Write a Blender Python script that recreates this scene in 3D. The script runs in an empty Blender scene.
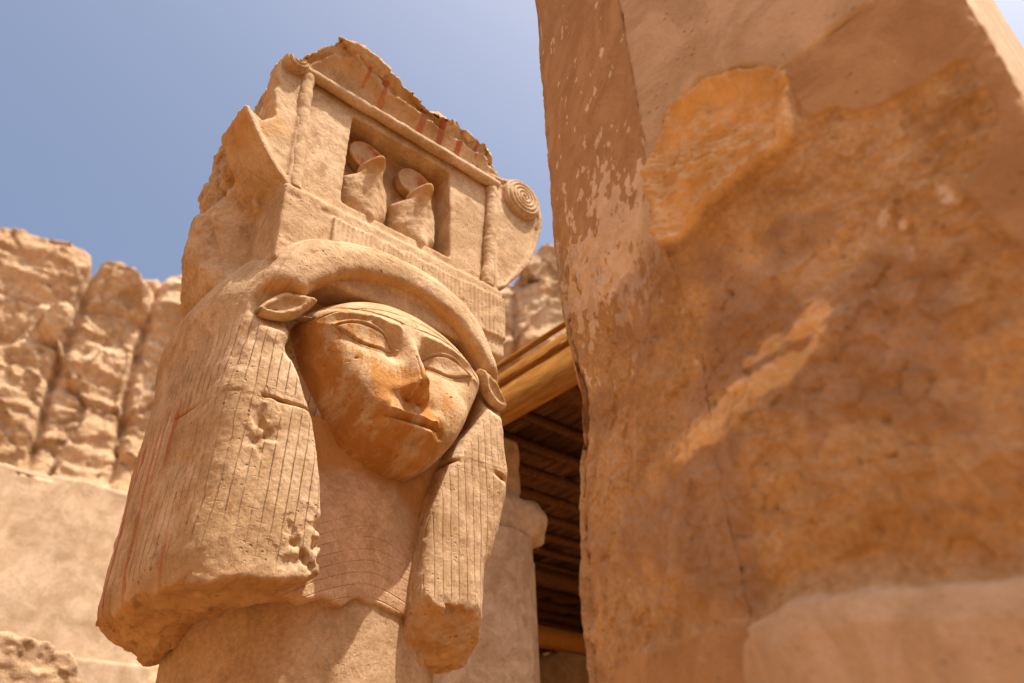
import bpy, math, random
import numpy as np
from mathutils import Vector, Matrix
rng = np.random.default_rng(7)
C = bpy.context.scene.collection
sc = bpy.context.scene
R = math.radians

# ------------------------------------------------------------------ camera
CAM = np.array([-1.53806, -2.39319, -1.95012])
yaw, pit, rol = R(42.4531), R(33.8364), R(-2.2007)
fw = np.array([math.sin(yaw)*math.cos(pit), math.cos(yaw)*math.cos(pit), math.sin(pit)])
rt = np.array([math.cos(yaw), -math.sin(yaw), 0.0]); up = np.cross(rt, fw)
r2 = rt*math.cos(rol)+up*math.sin(rol); u2 = -rt*math.sin(rol)+up*math.cos(rol)
cd = bpy.data.cameras.new('camera'); cam = bpy.data.objects.new('camera', cd); C.objects.link(cam)
M = Matrix(((r2[0], u2[0], -fw[0], CAM[0]), (r2[1], u2[1], -fw[1], CAM[1]), (r2[2], u2[2], -fw[2], CAM[2]), (0, 0, 0, 1)))
cam.matrix_world = M
cd.sensor_width = 36.0; cd.lens = 798.22/1024*36; cd.clip_start = 0.02; cd.clip_end = 3000
cd.dof.use_dof = True; cd.dof.focus_distance = 3.05; cd.dof.aperture_fstop = 1.8; cd.dof.aperture_blades = 0
sc.camera = cam

# ------------------------------------------------------------------ world, sun, exposure
SUN = np.array([0.17, -0.36, 1.0]); SUN /= np.linalg.norm(SUN)
el = math.asin(SUN[2]); az = math.atan2(SUN[0], SUN[1])
w = bpy.data.worlds.new("World"); sc.world = w; w.use_nodes = True
nt = w.node_tree; sky = nt.nodes.new('ShaderNodeTexSky'); sky.sky_type = 'NISHITA'; sky.sun_disc = False
sky.sun_elevation = el; sky.sun_rotation = az; sky.air_density = 1.0; sky.dust_density = 6.8; sky.ozone_density = 1.0; sky.altitude = 100
bg = nt.nodes['Background']; bg.inputs[1].default_value = 0.15
nt.links.new(sky.outputs[0], bg.inputs[0])
sd = bpy.data.lights.new('sun', 'SUN'); sd.energy = 5.0; sd.angle = R(0.53); sd.color = (1.0, 0.93, 0.84)
so = bpy.data.objects.new('sun', sd); C.objects.link(so)
so.rotation_euler = Vector((-SUN[0], -SUN[1], -SUN[2])).to_track_quat('-Z', 'Y').to_euler()
so.location = (4, -6, 14)
vs = sc.view_settings; vs.view_transform = 'Standard'; vs.look = 'None'; vs.gamma = 1; vs.use_curve_mapping = False
vs.exposure = 0.41
sc.render.engine = 'CYCLES'
sc.cycles.max_bounces = 8; sc.cycles.diffuse_bounces = 6; sc.cycles.use_denoising = True
sc.cycles.use_adaptive_sampling = True

# ------------------------------------------------------------------ numeric helpers
def sstep(a, b, x):
    t = np.clip((x-a)/(b-a), 0, 1); return t*t*(3-2*t)
def smax(a, b, k):
    h = np.maximum(k-np.abs(a-b), 0); return np.maximum(a, b)+h*h/(4*k)
def smin(a, b, k):
    h = np.maximum(k-np.abs(a-b), 0); return np.minimum(a, b)-h*h/(4*k)
_T = np.random.default_rng(11).random(1 << 16).astype(np.float32)
def vnoise(P, seed=0):
    P = P+seed*17.31+500.0
    I = np.floor(P).astype(np.int64); F = (P-I).astype(np.float32); F = F*F*(3-2*F)
    out = 0
    for dx in (0, 1):
        for dy in (0, 1):
            for dz in (0, 1):
                h = ((I[:, 0]+dx)*73856093 ^ (I[:, 1]+dy)*19349663 ^ (I[:, 2]+dz)*83492791)
                h = (h ^ (h >> 13))*1274126177
                v = _T[(h ^ (h >> 16)) & 65535]
                wt = (F[:, 0] if dx else 1-F[:, 0])*(F[:, 1] if dy else 1-F[:, 1])*(F[:, 2] if dz else 1-F[:, 2])
                out = out+v*wt
    return out*2-1
def fbm(P, f, octv=4, seed=0, gain=0.5, ridged=False):
    P = np.asarray(P, dtype=np.float64); s = 0; a = 1; t = 0
    for o in range(octv):
        n = vnoise(P*f, seed+o)
        if ridged: n = 1-2*np.abs(n)
        s = s+a*n; t += a; a *= gain; f *= 2.03
    return s/t
def facet(P, f, seed=0, tilt=1.0):
    """angular broken-rock relief: each cell of a cellular pattern is its own tilted plane, in about -1..1"""
    P = np.asarray(P, np.float64)*f+seed*7.7+300; I = np.floor(P).astype(np.int64); best = np.full(len(P), 1e9); val = np.zeros(len(P))
    for dx in (-1, 0, 1):
        for dy in (-1, 0, 1):
            for dz in (-1, 0, 1):
                c = I+[dx, dy, dz]; h = (c[:, 0]*73856093 ^ c[:, 1]*19349663 ^ c[:, 2]*83492791); h = (h ^ (h >> 13))*1274126177; h = h ^ (h >> 16)
                r = [_T[(h+k*7919) & 65535] for k in range(7)]
                D = np.stack([P[:, 0]-c[:, 0]-r[0], P[:, 1]-c[:, 1]-r[1], P[:, 2]-c[:, 2]-r[2]], 1); d = (D*D).sum(1); m = d < best
                v = (r[3]*2-1)+tilt*2*((r[4]-.5)*D[:, 0]+(r[5]-.5)*D[:, 1]+(r[6]-.5)*D[:, 2])
                best[m] = d[m]; val[m] = v[m]
    return val
def poly2d(px, pz, poly):
    """signed distance to a polygon (negative inside)"""
    P = np.array(poly, dtype=np.float64); n = len(P)
    d = np.full(np.broadcast(px, pz).shape, 1e9); s = np.ones_like(d)
    for i in range(n):
        a, b = P[i], P[i-1]; e = b-a
        wx, wz = px-a[0], pz-a[1]
        t = np.clip((wx*e[0]+wz*e[1])/(e@e+1e-12), 0, 1)
        d = np.minimum(d, (wx-e[0]*t)**2+(wz-e[1]*t)**2)
        c1 = pz >= a[1]; c2 = pz < b[1]; c3 = e[0]*wz > e[1]*wx
        fl = (c1 & c2 & c3) | (~c1 & ~c2 & ~c3)
        s = np.where(fl, -s, s)
    return s*np.sqrt(d)
def chaikin(poly, n=2, closed=True):
    P = np.array(poly, float)
    for _ in range(n):
        Q = np.roll(P, -1, 0); P = np.stack([P*.75+Q*.25, P*.25+Q*.75], 1).reshape(-1, 2)
    return P
def mirror(half):
    h = list(half); return h+[(-x, z) for x, z in reversed(h) if abs(x) > 1e-6]
class Grid:
    def __init__(s, x, y, z, h):
        s.lo = np.array([x[0], y[0], z[0]]); s.h = h
        s.x = np.arange(x[0], x[1]+h, h); s.y = np.arange(y[0], y[1]+h, h); s.z = np.arange(z[0], z[1]+h, h)
        s.X = s.x[:, None, None].astype(np.float32); s.Y = s.y[None, :, None].astype(np.float32); s.Z = s.z[None, None, :].astype(np.float32)
        s.shape = (len(s.x), len(s.y), len(s.z))
    def plane2d(s, poly):   # distance to an XZ polygon, for extrusion along Y
        a, b = np.meshgrid(s.x, s.z, indexing='ij'); return poly2d(a, b, poly).astype(np.float32)[:, None, :]
    def noise(s, f, seed, octv=2):
        """smooth noise on a coarse lattice, upsampled"""
        out = np.zeros(s.shape, np.float32); amp = 1.0
        for o in range(octv):
            st = 1.0/f; n = [max(4, int(math.ceil((len(ax)*s.h)/st))+3) for ax in (s.x, s.y, s.z)]
            L = np.random.default_rng(seed+o).uniform(-1, 1, n).astype(np.float32)
            for k, ax in enumerate((s.x, s.y, s.z)):
                q = (ax-ax[0])/st; i = np.floor(q).astype(int); fr = (q-i).astype(np.float32); fr = fr*fr*(3-2*fr)
                sh = [1, 1, 1]; sh[k] = -1
                L = np.take(L, i, k)*(1-fr.reshape(sh))+np.take(L, i+1, k)*fr.reshape(sh)
            out += amp*L; amp *= .5; f *= 2.1
        return out
def isosurface(F, g):
    """naive surface nets: F<0 is solid"""
    F = np.asarray(F, np.float32); F = np.broadcast_to(F, g.shape).copy()
    for k in range(3):
        sl = [slice(None)]*3; sl[k] = 0; F[tuple(sl)] = np.maximum(F[tuple(sl)], 1e-3); sl[k] = -1; F[tuple(sl)] = np.maximum(F[tuple(sl)], 1e-3)
    S = F < 0; nx, ny, nz = F.shape
    c = np.zeros((nx-1, ny-1, nz-1), np.int8)
    cr = [(a, b, d) for a in (0, 1) for b in (0, 1) for d in (0, 1)]
    for a, b, d in cr: c += S[a:nx-1+a, b:ny-1+b, d:nz-1+d]
    act = np.argwhere((c > 0) & (c < 8)); n = len(act)
    idx = np.full((nx-1, ny-1, nz-1), -1, np.int64); idx[act[:, 0], act[:, 1], act[:, 2]] = np.arange(n)
    vals = {q: F[act[:, 0]+q[0], act[:, 1]+q[1], act[:, 2]+q[2]] for q in cr}
    pos = np.zeros((n, 3)); cnt = np.zeros(n)
    for q in cr:
        for k in range(3):
            if q[k] == 0:
                q2 = list(q); q2[k] = 1; q2 = tuple(q2); va, vb = vals[q], vals[q2]; m = (va < 0) != (vb < 0)
                t = np.where(m, va/np.where(m, va-vb, 1), 0)
                p = np.tile(np.array(q, float), (n, 1)); p[:, k] += t
                pos[m] += p[m]; cnt[m] += 1
    V = (act+pos/cnt[:, None])*g.h+g.lo
    Q = []
    for k in range(3):
        i, j = [(1, 2), (2, 0), (0, 1)][k]
        sl0 = [slice(None)]*3; sl1 = [slice(None)]*3; sl0[k] = slice(0, -1); sl1[k] = slice(1, None)
        a, b = S[tuple(sl0)], S[tuple(sl1)]
        for flip in (False, True):
            e = np.argwhere((b & ~a) if flip else (a & ~b))
            e = e[(e[:, i] > 0) & (e[:, j] > 0) & (e[:, i] < F.shape[i]-1) & (e[:, j] < F.shape[j]-1)]
            def at(di, dj):
                f = e.copy(); f[:, i] -= di; f[:, j] -= dj; return idx[f[:, 0], f[:, 1], f[:, 2]]
            q = np.stack([at(1, 1), at(0, 1), at(0, 0), at(1, 0)], 1)
            Q.append(q[:, ::-1] if flip else q)
    return V, np.concatenate(Q)
def mesh_np(name, V, Q, smooth=True, attrs=None):
    V = np.asarray(V, np.float32); Q = np.asarray(Q); k = Q.shape[1]
    me = bpy.data.meshes.new(name); me.vertices.add(len(V)); me.vertices.foreach_set('co', V.ravel())
    me.loops.add(Q.size); me.loops.foreach_set('vertex_index', Q.ravel().astype(np.int32))
    me.polygons.add(len(Q)); me.polygons.foreach_set('loop_start', np.arange(0, Q.size, k, dtype=np.int32))
    try: me.polygons.foreach_set('loop_total', np.full(len(Q), k, np.int32))
    except Exception: pass
    me.update(); me.validate()
    if smooth: me.polygons.foreach_set('use_smooth', np.ones(len(me.polygons), bool))
    for nm, a in (attrs or {}).items():
        at = me.attributes.new(nm, 'FLOAT', 'POINT'); at.data.foreach_set('value', np.asarray(a, np.float32))
    return me
def normals(V, Q):
    a = V[Q[:, 2]]-V[Q[:, 0]]; b = V[Q[:, 3]]-V[Q[:, 1]]; n = np.cross(a, b); N = np.zeros_like(V)
    for k in range(4):
        for ax in range(3): N[:, ax] += np.bincount(Q[:, k], n[:, ax], len(V))
    return N/(np.linalg.norm(N, axis=1, keepdims=True)+1e-12)
def link(name, me, mat, parent=None, **props):
    o = bpy.data.objects.new(name, me); C.objects.link(o)
    if mat: me.materials.append(mat)
    if parent:
        o.parent = parent; o.matrix_parent_inverse = Matrix.Translation(-parent.location)
    for k, v in props.items(): o[k] = v
    return o
def empty(name, loc, label, cat, group=None):
    o = bpy.data.objects.new(name, None); C.objects.link(o); o.location = loc; o['label'] = label; o['category'] = cat; o['kind'] = 'thing'
    if group: o['group'] = group
    return o
def gridmesh(P):
    n, m = P.shape[:2]; i = np.arange(n-1)[:, None]*m+np.arange(m-1)[None]
    return P.reshape(-1, 3), np.stack([i, i+1, i+m+1, i+m], -1).reshape(-1, 4)
def catmull(pts, n):
    P = np.array(pts, float); K = len(P); t = np.linspace(0, K, n, endpoint=False); i = np.floor(t).astype(int); f = (t-i)[:, None]
    p0, p1, p2, p3 = P[(i-1) % K], P[i % K], P[(i+1) % K], P[(i+2) % K]
    return .5*((2*p1)+(-p0+p2)*f+(2*p0-5*p1+4*p2-p3)*f*f+(-p0+3*p1-3*p2+p3)*f**3)

# ------------------------------------------------------------------ materials
class NB:
    def __init__(s, name):
        s.m = bpy.data.materials.new(name); s.m.use_nodes = True; s.t = s.m.node_tree; s.b = s.t.nodes['Principled BSDF']
        s.co = s.t.nodes.new('ShaderNodeTexCoord').outputs['Object']
    def n(s, ty, **kw):
        x = s.t.nodes.new(ty)
        for k, v in kw.items():
            if k.startswith('i_'): x.inputs[k[2:].replace('_', ' ')].default_value = v
            else: setattr(x, k, v)
        return x
    def l(s, a, b): s.t.links.new(a, b)
    def noise(s, scale, detail=4, rough=.55, vec=None, dist=0):
        x = s.n('ShaderNodeTexNoise'); x.inputs['Scale'].default_value = scale; x.inputs['Detail'].default_value = detail
        x.inputs['Roughness'].default_value = rough; x.inputs['Distortion'].default_value = dist
        s.l(vec or s.co, x.inputs['Vector']); return x.outputs['Fac']
    def math(s, op, a, b=None, c=None, clamp=False):
        x = s.n('ShaderNodeMath', operation=op, use_clamp=clamp)
        for i, v in enumerate((a, b, c)):
            if v is None: continue
            if isinstance(v, (int, float)): x.inputs[i].default_value = v
            else: s.l(v, x.inputs[i])
        return x.outputs[0]
    def mr(s, v, a, b, c=0., d=1.):
        x = s.n('ShaderNodeMapRange', interpolation_type='SMOOTHSTEP'); s.l(v, x.inputs[0])
        for i, q in enumerate((a, b, c, d)): x.inputs[i+1].default_value = q
        return x.outputs[0]
    def mix(s, f, a, b, mode='MIX'):
        x = s.n('ShaderNodeMix', data_type='RGBA', blend_type=mode)
        if isinstance(f, (int, float)): x.inputs[0].default_value = f
        else: s.l(f, x.inputs[0])
        for i, v in ((6, a), (7, b)):
            if isinstance(v, tuple): x.inputs[i].default_value = (*v, 1)
            else: s.l(v, x.inputs[i])
        return x.outputs[2]
    def attr(s, nm): 
        x = s.n('ShaderNodeAttribute'); x.attribute_name = nm; return x.outputs['Fac']
    def bump(s, h, dist, strength=1.0, prev=None):
        x = s.n('ShaderNodeBump'); x.inputs['Distance'].default_value = dist; x.inputs['Strength'].default_value = strength
        s.l(h, x.inputs['Height'])
        if prev: s.l(prev, x.inputs['Normal'])
        return x.outputs[0]
def stone(name, base, dark, light, sc1=2.0, pits=1.0, fine=1.0, attrs=None, rough=.97, strands=False, scale=1.0, extra=None, pitscale=38):
    b = NB(name)
    n1 = b.noise(sc1*scale, 5, .6, dist=.4); n2 = b.noise(9*scale, 6, .65); n3 = b.noise(70*scale, 4, .6); n4 = b.noise(330*scale, 3, .6)
    col = b.mix(b.mr(n1, .40, .62), base, light)
    col = b.mix(b.math('MULTIPLY', b.mr(n2, .50, .68), .75), col, dark)
    sp = b.math('ADD', b.math('MULTIPLY', n3, .5), b.math('MULTIPLY', n4, .5))
    g = b.mr(sp, .33, .67, .80, 1.16)
    cc = b.n('ShaderNodeCombineColor'); [b.l(g, cc.inputs[i]) for i in range(3)]
    col = b.mix(1.0, col, cc.outputs[0], 'MULTIPLY')
    for nm, c, amt in (attrs or []):
        f = b.attr(nm); f = b.math('MULTIPLY', b.mr(b.math('ADD', f, b.math('MULTIPLY', b.math('SUBTRACT', n3, .5), .9)), .25, .75), amt)
        col = b.mix(f, col, c)
    n5 = b.noise(4.3*scale, 7, .72, dist=.8); g5 = b.mr(n5, .36, .66, .84, 1.12)
    c5 = b.n('ShaderNodeCombineColor'); b.l(g5, c5.inputs[0]); b.l(b.mr(n5, .36, .66, .80, 1.13), c5.inputs[1]); b.l(b.mr(n5, .36, .66, .72, 1.15), c5.inputs[2])
    col = b.mix(1.0, col, c5.outputs[0], 'MULTIPLY')
    v = b.n('ShaderNodeTexVoronoi'); v.inputs['Scale'].default_value = pitscale*scale; b.l(b.co, v.inputs['Vector']); v.inputs['Randomness'].default_value = 1
    pm = b.math('MULTIPLY', b.mr(v.outputs['Distance'], .08, .24, 1, 0), b.mr(b.noise(6*scale, 3, .6), .50, .62))
    col = b.mix(b.math('MULTIPLY', pm, .35*pits), col, tuple(x*.6 for x in dark))
    nr = b.bump(n2, .020/scale, .35*fine); nr = b.bump(n3, .004/scale, .8*fine, nr); nr = b.bump(n4, .0012/scale, .8*fine, nr)
    nr = b.bump(b.math('MULTIPLY', pm, -1), .006/scale, pits, nr)
    if extra: col, nr = extra(b, col, nr)
    b.l(col, b.b.inputs['Base Color']); b.l(nr, b.b.inputs['Normal']); b.b.inputs['Roughness'].default_value = rough
    b.b.inputs['Specular IOR Level'].default_value = .12
    return b.m
TAN = (.53, .358, .205); TANL = (.61, .43, .265); TAND = (.42, .25, .125)
OCH = (.52, .27, .085); RED = (.42, .10, .045)
def strand_extra(b, col, nr):
    """incised strands: grooves where the attribute 'strand' (metres along the wig) repeats"""
    s = b.attr('strand'); m = b.attr('strandmask')
    wob = b.math('MULTIPLY', b.math('SUBTRACT', b.noise(7, 3, .5), .5), .010)
    fr = b.math('FRACT', b.math('MULTIPLY', b.math('ADD', s, wob), 1/.038))
    dgr = b.math('ABSOLUTE', b.math('SUBTRACT', fr, .5))
    wear = b.mr(b.noise(4.5, 5, .65), .33, .50)
    gr = b.math('MULTIPLY', b.math('MULTIPLY', b.mr(dgr, .0, .07, .6, 0), m), wear)
    # dashes across each strand
    z = b.n('ShaderNodeSeparateXYZ'); b.l(b.co, z.inputs[0])
    cell = b.math('FLOOR', b.math('MULTIPLY', b.math('ADD', s, wob), 1/.038))
    fz = b.math('FRACT', b.math('ADD', b.math('MULTIPLY', z.outputs[2], 9.0), b.math('MULTIPLY', cell, .37)))
    gz = b.math('MULTIPLY', b.math('MULTIPLY', b.mr(b.math('ABSOLUTE', b.math('SUBTRACT', fz, .5)), 0, .03, 1, 0), m), b.mr(b.noise(3.1, 3, .5), .50, .60))
    g = b.math('MAXIMUM', gr, b.math('MULTIPLY', gz, .22))
    band = b.attr('band'); g = b.math('MAXIMUM', g, band)
    par = b.math('MULTIPLY', b.math('MULTIPLY', b.math('POWER', b.math('MULTIPLY', dgr, 2.0), 0.5), m), b.mr(b.noise(3.7, 4, .6), .34, .60, .15, 1))
    nr = b.bump(par, .004, .9, nr)
    nr = b.bump(b.math('MULTIPLY', g, -1), .004, .9, nr)
    col = b.mix(b.math('MULTIPLY', g, .26), col, (.36, .19, .09))
    return col, nr
M_wig = stone('carved_sandstone', TAN, TAND, TANL, attrs=[('red', RED, .75), ('ochre_bounce', OCH, .6), ('raw', (.55, .33, .15), .8)], extra=strand_extra)
M_face = stone('face_stone', (.54, .35, .19), (.47, .28, .13), (.60, .41, .24), pits=.8, fine=1.0, attrs=[('ochre_bounce', (.46, .205, .05), .9), ('groove', (.30, .15, .07), .7)])
M_crown = stone('capital_stone', TAN, TAND, TANL, attrs=[('red', RED, .8), ('ochre_bounce', OCH, .75), ('raw', (.50, .29, .13), .8)], pits=.8)
M_shaft = stone('shaft_stone', (.51, .34, .195), (.46, .285, .15), (.56, .38, .22), pits=.3, fine=.9)
M_pillar = stone('pillar_rock', (.54, .325, .155), (.43, .24, .105), (.60, .38, .195), pits=.7, fine=1.3, sc1=3.0,
                 attrs=[('plain', (.50, .30, .155), .95), ('pinkish', (.64, .46, .31), .85), ('pale', (.80, .62, .46), .9), ('orange', (.80, .52, .26), .9), ('purple', (.36, .22, .15), .55)])
M_cliff = stone('cliff_rock', (.56, .36, .205), (.44, .265, .145), (.66, .46, .29), sc1=6.0, scale=.02, pits=.2, fine=2.0)
M_wall = stone('terrace_plaster', (.53, .37, .235), (.47, .315, .19), (.58, .42, .275), pits=.1, fine=.5, scale=.5)
M_rough = stone('rough_stone', (.48, .32, .19), (.36, .22, .12), (.56, .39, .25), pits=1, fine=1.6)
M_back = stone('grey_sandstone', (.50, .345, .22), (.42, .27, .155), (.56, .40, .27), pits=.4, fine=.8)
M_ground = stone('desert_sand', (.26, .152, .07), (.22, .125, .055), (.30, .18, .09), pits=.1, scale=.3)
def wood(name, base, dark):
    b = NB(name); mp = b.n('ShaderNodeMapping'); mp.inputs['Scale'].default_value = (14, 1.2, 14); b.l(b.co, mp.inputs[0])
    n = b.noise(3, 6, .65, mp.outputs[0]); n2 = b.noise(1.3, 3)
    col = b.mix(b.mr(n, .35, .65), base, dark); b.l(col, b.b.inputs['Base Color'])
    b.l(b.bump(n, .004, .8), b.b.inputs['Normal']); b.b.inputs['Roughness'].default_value = .9; b.b.inputs['Specular IOR Level'].default_value = .05; return b.m
M_wood = wood('weathered_wood', (.42, .19, .04), (.26, .10, .018)); M_wood2 = wood('dark_wood', (.20, .085, .035), (.09, .04, .018))

def rough_up(V, Q, amp=.0022, f=14, seed=0, amp2=.0, f2=45):
    N = normals(V, Q); d = fbm(V, f, 3, seed)*amp
    if amp2: d = d+fbm(V, f2, 2, seed+9)*amp2
    return V+N*d[:, None]

# ================================================================== SETTING
# ground: one sheet to the horizon
gx = np.concatenate([-np.geomspace(900, 12, 24), np.linspace(-10, 14, 49), np.geomspace(16, 900, 24)])
gy = np.concatenate([-np.geomspace(900, 12, 24), np.linspace(-10, 14, 49), np.geomspace(16, 900, 24)])
A, B = np.meshgrid(gx, gy, indexing='ij'); Zg = -3.62+.03*fbm(np.stack([A.ravel(), B.ravel(), 0*A.ravel()], 1), .6, 3, 4).reshape(A.shape)
# added rise, unseen, left and behind: blocks low sky and bounces warm sunlight
bounce_bank = np.clip(-6.2-A, 0, 9)*1.25*sstep(60, 12, B)+np.clip(-7.5-B, 0, 10)*.55*sstep(40, 10, np.abs(A))
Zg = Zg+np.minimum(bounce_bank, 10.5)
V, Q = gridmesh(np.stack([A, B, Zg], -1)); link('ground', mesh_np('ground', V, Q[:, ::-1]), M_ground, kind='structure')

# cliffs: a rock face swept round the site
na, nz_ = 1150, 330
azs = np.radians(np.linspace(-55, 110, na)); t = np.linspace(0, 1, nz_)
def topel(a):
    d = np.degrees(a)
    e = np.interp(d, [-55, -5, 1.5, 4.5, 7.2, 7.9, 8.4, 12.5, 13.2, 14.0, 17, 30, 38, 41, 44, 45.6, 46.6, 50, 110],
                  [33, 34, 35.3, 35.7, 36.0, 35.6, 34.5, 35.0, 35.6, 36.1, 36.6, 37.5, 38.4, 38.2, 38.9, 39.9, 40.0, 41, 38])
    return e
D0 = 78.0
top = D0*np.tan(np.radians(topel(azs)))
P1 = np.stack([azs*60, 0*azs, 0*azs], 1)
top = top+fbm(P1, .45, 4, 3)*1.1
T, AZ = np.meshgrid(t, azs); TOP = np.repeat(top[:, None], nz_, 1)
Zc = -6+(TOP+6+1.95-1.95)*T
P3 = np.stack([AZ*D0, Zc, 0*Zc], -1).reshape(-1, 3)
warp = fbm(P3, .05, 3, 5); P3w = P3.copy(); P3w[:, 0] += warp*6; P3w[:, 1] += fbm(P3, .06, 3, 8)*5
rd = (fbm(P3w*[.6, .8, 1], .08, 4, 21, ridged=True)*2.4 + fbm(P3w*[.7, 1.1, 1], .28, 6, 31, gain=.58)*2.2 + fbm(P3w*[.3, 1.4, 1], .35, 4, 41, ridged=True)*.55).reshape(T.shape)
crk = np.zeros_like(T)
fw_ = P3w+np.stack([fbm(P3, .2, 2, 91), fbm(P3, .2, 2, 92), 0*P3[:, 0]], 1)*2.0
rd = rd*.34+(fbm(P3w*[.12, 1.5, 1], .30, 3, 17)*.9+facet(fw_*[.8, .8, 1], .10, 12, 1.1)*2.0+facet(fw_*[1, 1.1, 1], .24, 13)*.40+facet(P3w*[1, 1.5, 1], .6, 14)*.15+fbm(P3, .9, 4, 15, gain=.6)*.28).reshape(T.shape)
for a0, wd, dp in ((8.3, .30, 1.3), (13.2, .30, 1.3), (-1.5, .4, 1.0), (42.7, .3, .8), (48.5, .3, 1.2)):
    wob = (fbm(np.stack([Zc[0]*.08, 0*Zc[0]+a0, 0*Zc[0]], 1), 1, 3, 6)*.5)[None]
    crk += dp*np.exp(-((np.degrees(AZ)-a0-wob)/wd)**2)
hfrac = Zc+1.95
scree = sstep(37, 29, hfrac)                    # the slope of fallen rock under the face
Rr = D0-rd*(1-.75*scree)+crk*(1-.8*scree)-scree*((34-hfrac).clip(0)*.55)+np.maximum(T-.985, 0)*260
Xc = CAM[0]+Rr*np.sin(AZ); Yc = CAM[1]+Rr*np.cos(AZ); Zz = Zc-1.95*T
V, Q = gridmesh(np.stack([Xc, Yc, Zz], -1)); link('cliff', mesh_np('cliff', V, Q[:, ::-1].copy()), M_cliff, kind='structure')

# terrace wall behind, plastered smooth
def boxm(x0, x1, y0, y1, z0, z1, h, seed=0, amp=.01, bev=.02, f=3., name='b', amp2=0.0, mat=None, cut=None):
    g = Grid((x0-.1-2*h, x1+.1+2*h), (y0-.1-2*h, y1+.1+2*h), (z0-.1-2*h, z1+.1+2*h), h)
    d = smax(smax(np.maximum(x0-g.X, g.X-x1), np.maximum(y0-g.Y, g.Y-y1), bev), np.maximum(z0-g.Z, g.Z-z1), bev)
    d = d+g.noise(f, seed+1, 3)*amp
    if cut is not None: d = cut(g, d)
    V, Q = isosurface(d, g)
    if amp2: V = rough_up(V, Q, amp2, 1.2/h*.3, seed)
    return V, Q
def plainbox(x0, x1, y0, y1, z0, z1):
    V = np.array([(x, y, z) for x in (x0, x1) for y in (y0, y1) for z in (z0, z1)], float)
    return V, np.array([(0, 1, 3, 2), (4, 6, 7, 5), (0, 4, 5, 1), (2, 3, 7, 6), (0, 2, 6, 4), (1, 5, 7, 3)])
def grooved_wall(b, col, nr):
    return col, nr
wl = empty('terrace_wall', (2, 14.5, -3.6), 'long plain sand coloured plastered wall at the foot of the cliff', 'wall')
gxw = np.linspace(-9, 3.9, 260); gzw = np.concatenate([[-3.7], np.linspace(-3.2, 4.75, 170), [4.80, 4.82, 4.82]])
A, B = np.meshgrid(gxw, gzw, indexing='ij')
yy = 14+.05*fbm(np.stack([A.ravel(), B.ravel(), 0*A.ravel()], 1), .8, 4, 2).reshape(A.shape)+.02*(B-4.8)*-1*.5
zz = B+.06*fbm(np.stack([A.ravel(), 0*A.ravel(), 0*A.ravel()], 1), .7, 3, 12).reshape(A.shape)*(B > 4.7)*2.2+.05*facet(np.stack([A.ravel(), 0*A.ravel(), 0*A.ravel()], 1), 1.2, 2).reshape(A.shape)*(B > 4.7)
yy[:, -2] += .04; yy[:, -1] += 1.2
V, Q = gridmesh(np.stack([A, yy, zz], -1)); link('wall_face', mesh_np('wall_face', V, Q[:, ::-1].copy()), M_wall, wl)
V, Q = boxm(-6, 1.02, 13.80, 14.0, 1.05, 2.38, .04, 5, .012, .03); link('plaster_ledge', mesh_np('plaster_ledge', V, Q), M_wall, wl)
V, Q = boxm(1.1, 3.9, 13.9, 14.0, -3.2, 1.55, .04, 6, .012, .03); link('lower_course', mesh_np('lower_course', V, Q), M_wall, wl)

# rough hewn stone low at the left
def cutst(g, d):
    n = g.noise(7, 3, 2)*.03+g.noise(22, 8, 1)*.014
    d = d+n*sstep(.05, -.1, d-.1)
    return d
g = Grid((-1.6, .45), (3.85, 4.9), (-2.4, -.3), .016)
dd = g.plane2d(chaikin([(-1.5, -2.3), (-1.5, -.56), (-.9, -.49), (-.44, -.475), (-.18, -.475), (.0, -.53), (.09, -.62), (.16, -.76), (.22, -1.0), (.25, -2.3)], 1))
dd = smax(dd, np.maximum(4.0-g.Y, g.Y-4.75), .03)+g.noise(9, 3, 2)*.022+g.noise(34, 8, 1)*.012
V, Q = isosurface(dd, g)
link('rough_boulder', mesh_np('rough_boulder', V, Q), M_rough, None, label='rough pitted round topped stone block low at the left before the plain wall', category='boulder', kind='thing')
# its footing reaches the ground
V, Q = boxm(-1.7, .5, 3.7, 5.1, -3.7, -2.3, .06, 9, .03, .05)
link('stone_footing', mesh_np('stone_footing', V, Q), M_rough, None, label='low squared stone footing under the rough pitted block', category='masonry', kind='thing')

# ================================================================== HATHOR COLUMN
col = empty('carved_column', (0.01, .55, -3.6), 'weathered sandstone column carved with a large womans face, cow ears and heavy wig', 'column')
# ---- shaft
th = np.linspace(0, 2*np.pi, 481); zz = np.linspace(-3.62, -1.02, 420); TH, ZZ = np.meshgrid(th, zz, indexing='ij')
seg = np.pi/8; q = ((TH+seg/2) % seg)-seg/2
rad = .505*(1-.12*(1-np.cos(q)/1.0)) ; rad = .515*np.cos(seg/2)/np.cos(q)*.35+.515*.65
rad = rad+(-1.3-ZZ)*.004
Pp = np.stack([.03+rad*np.cos(TH), .61+rad*np.sin(TH), ZZ], -1); fl = Pp.reshape(-1, 3)
dsp = fbm(fl, 4, 4, 77)*.006+fbm(fl, 40, 2, 78)*.0012; n = fl-[.03, .61, 0]; n[:, 2] = 0; n /= np.linalg.norm(n, axis=1, keepdims=True)
V, Q = gridmesh((fl+n*dsp[:, None]).reshape(Pp.shape)); link('shaft', mesh_np('shaft', V, Q[:, ::-1]), M_shaft, col)

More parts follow.
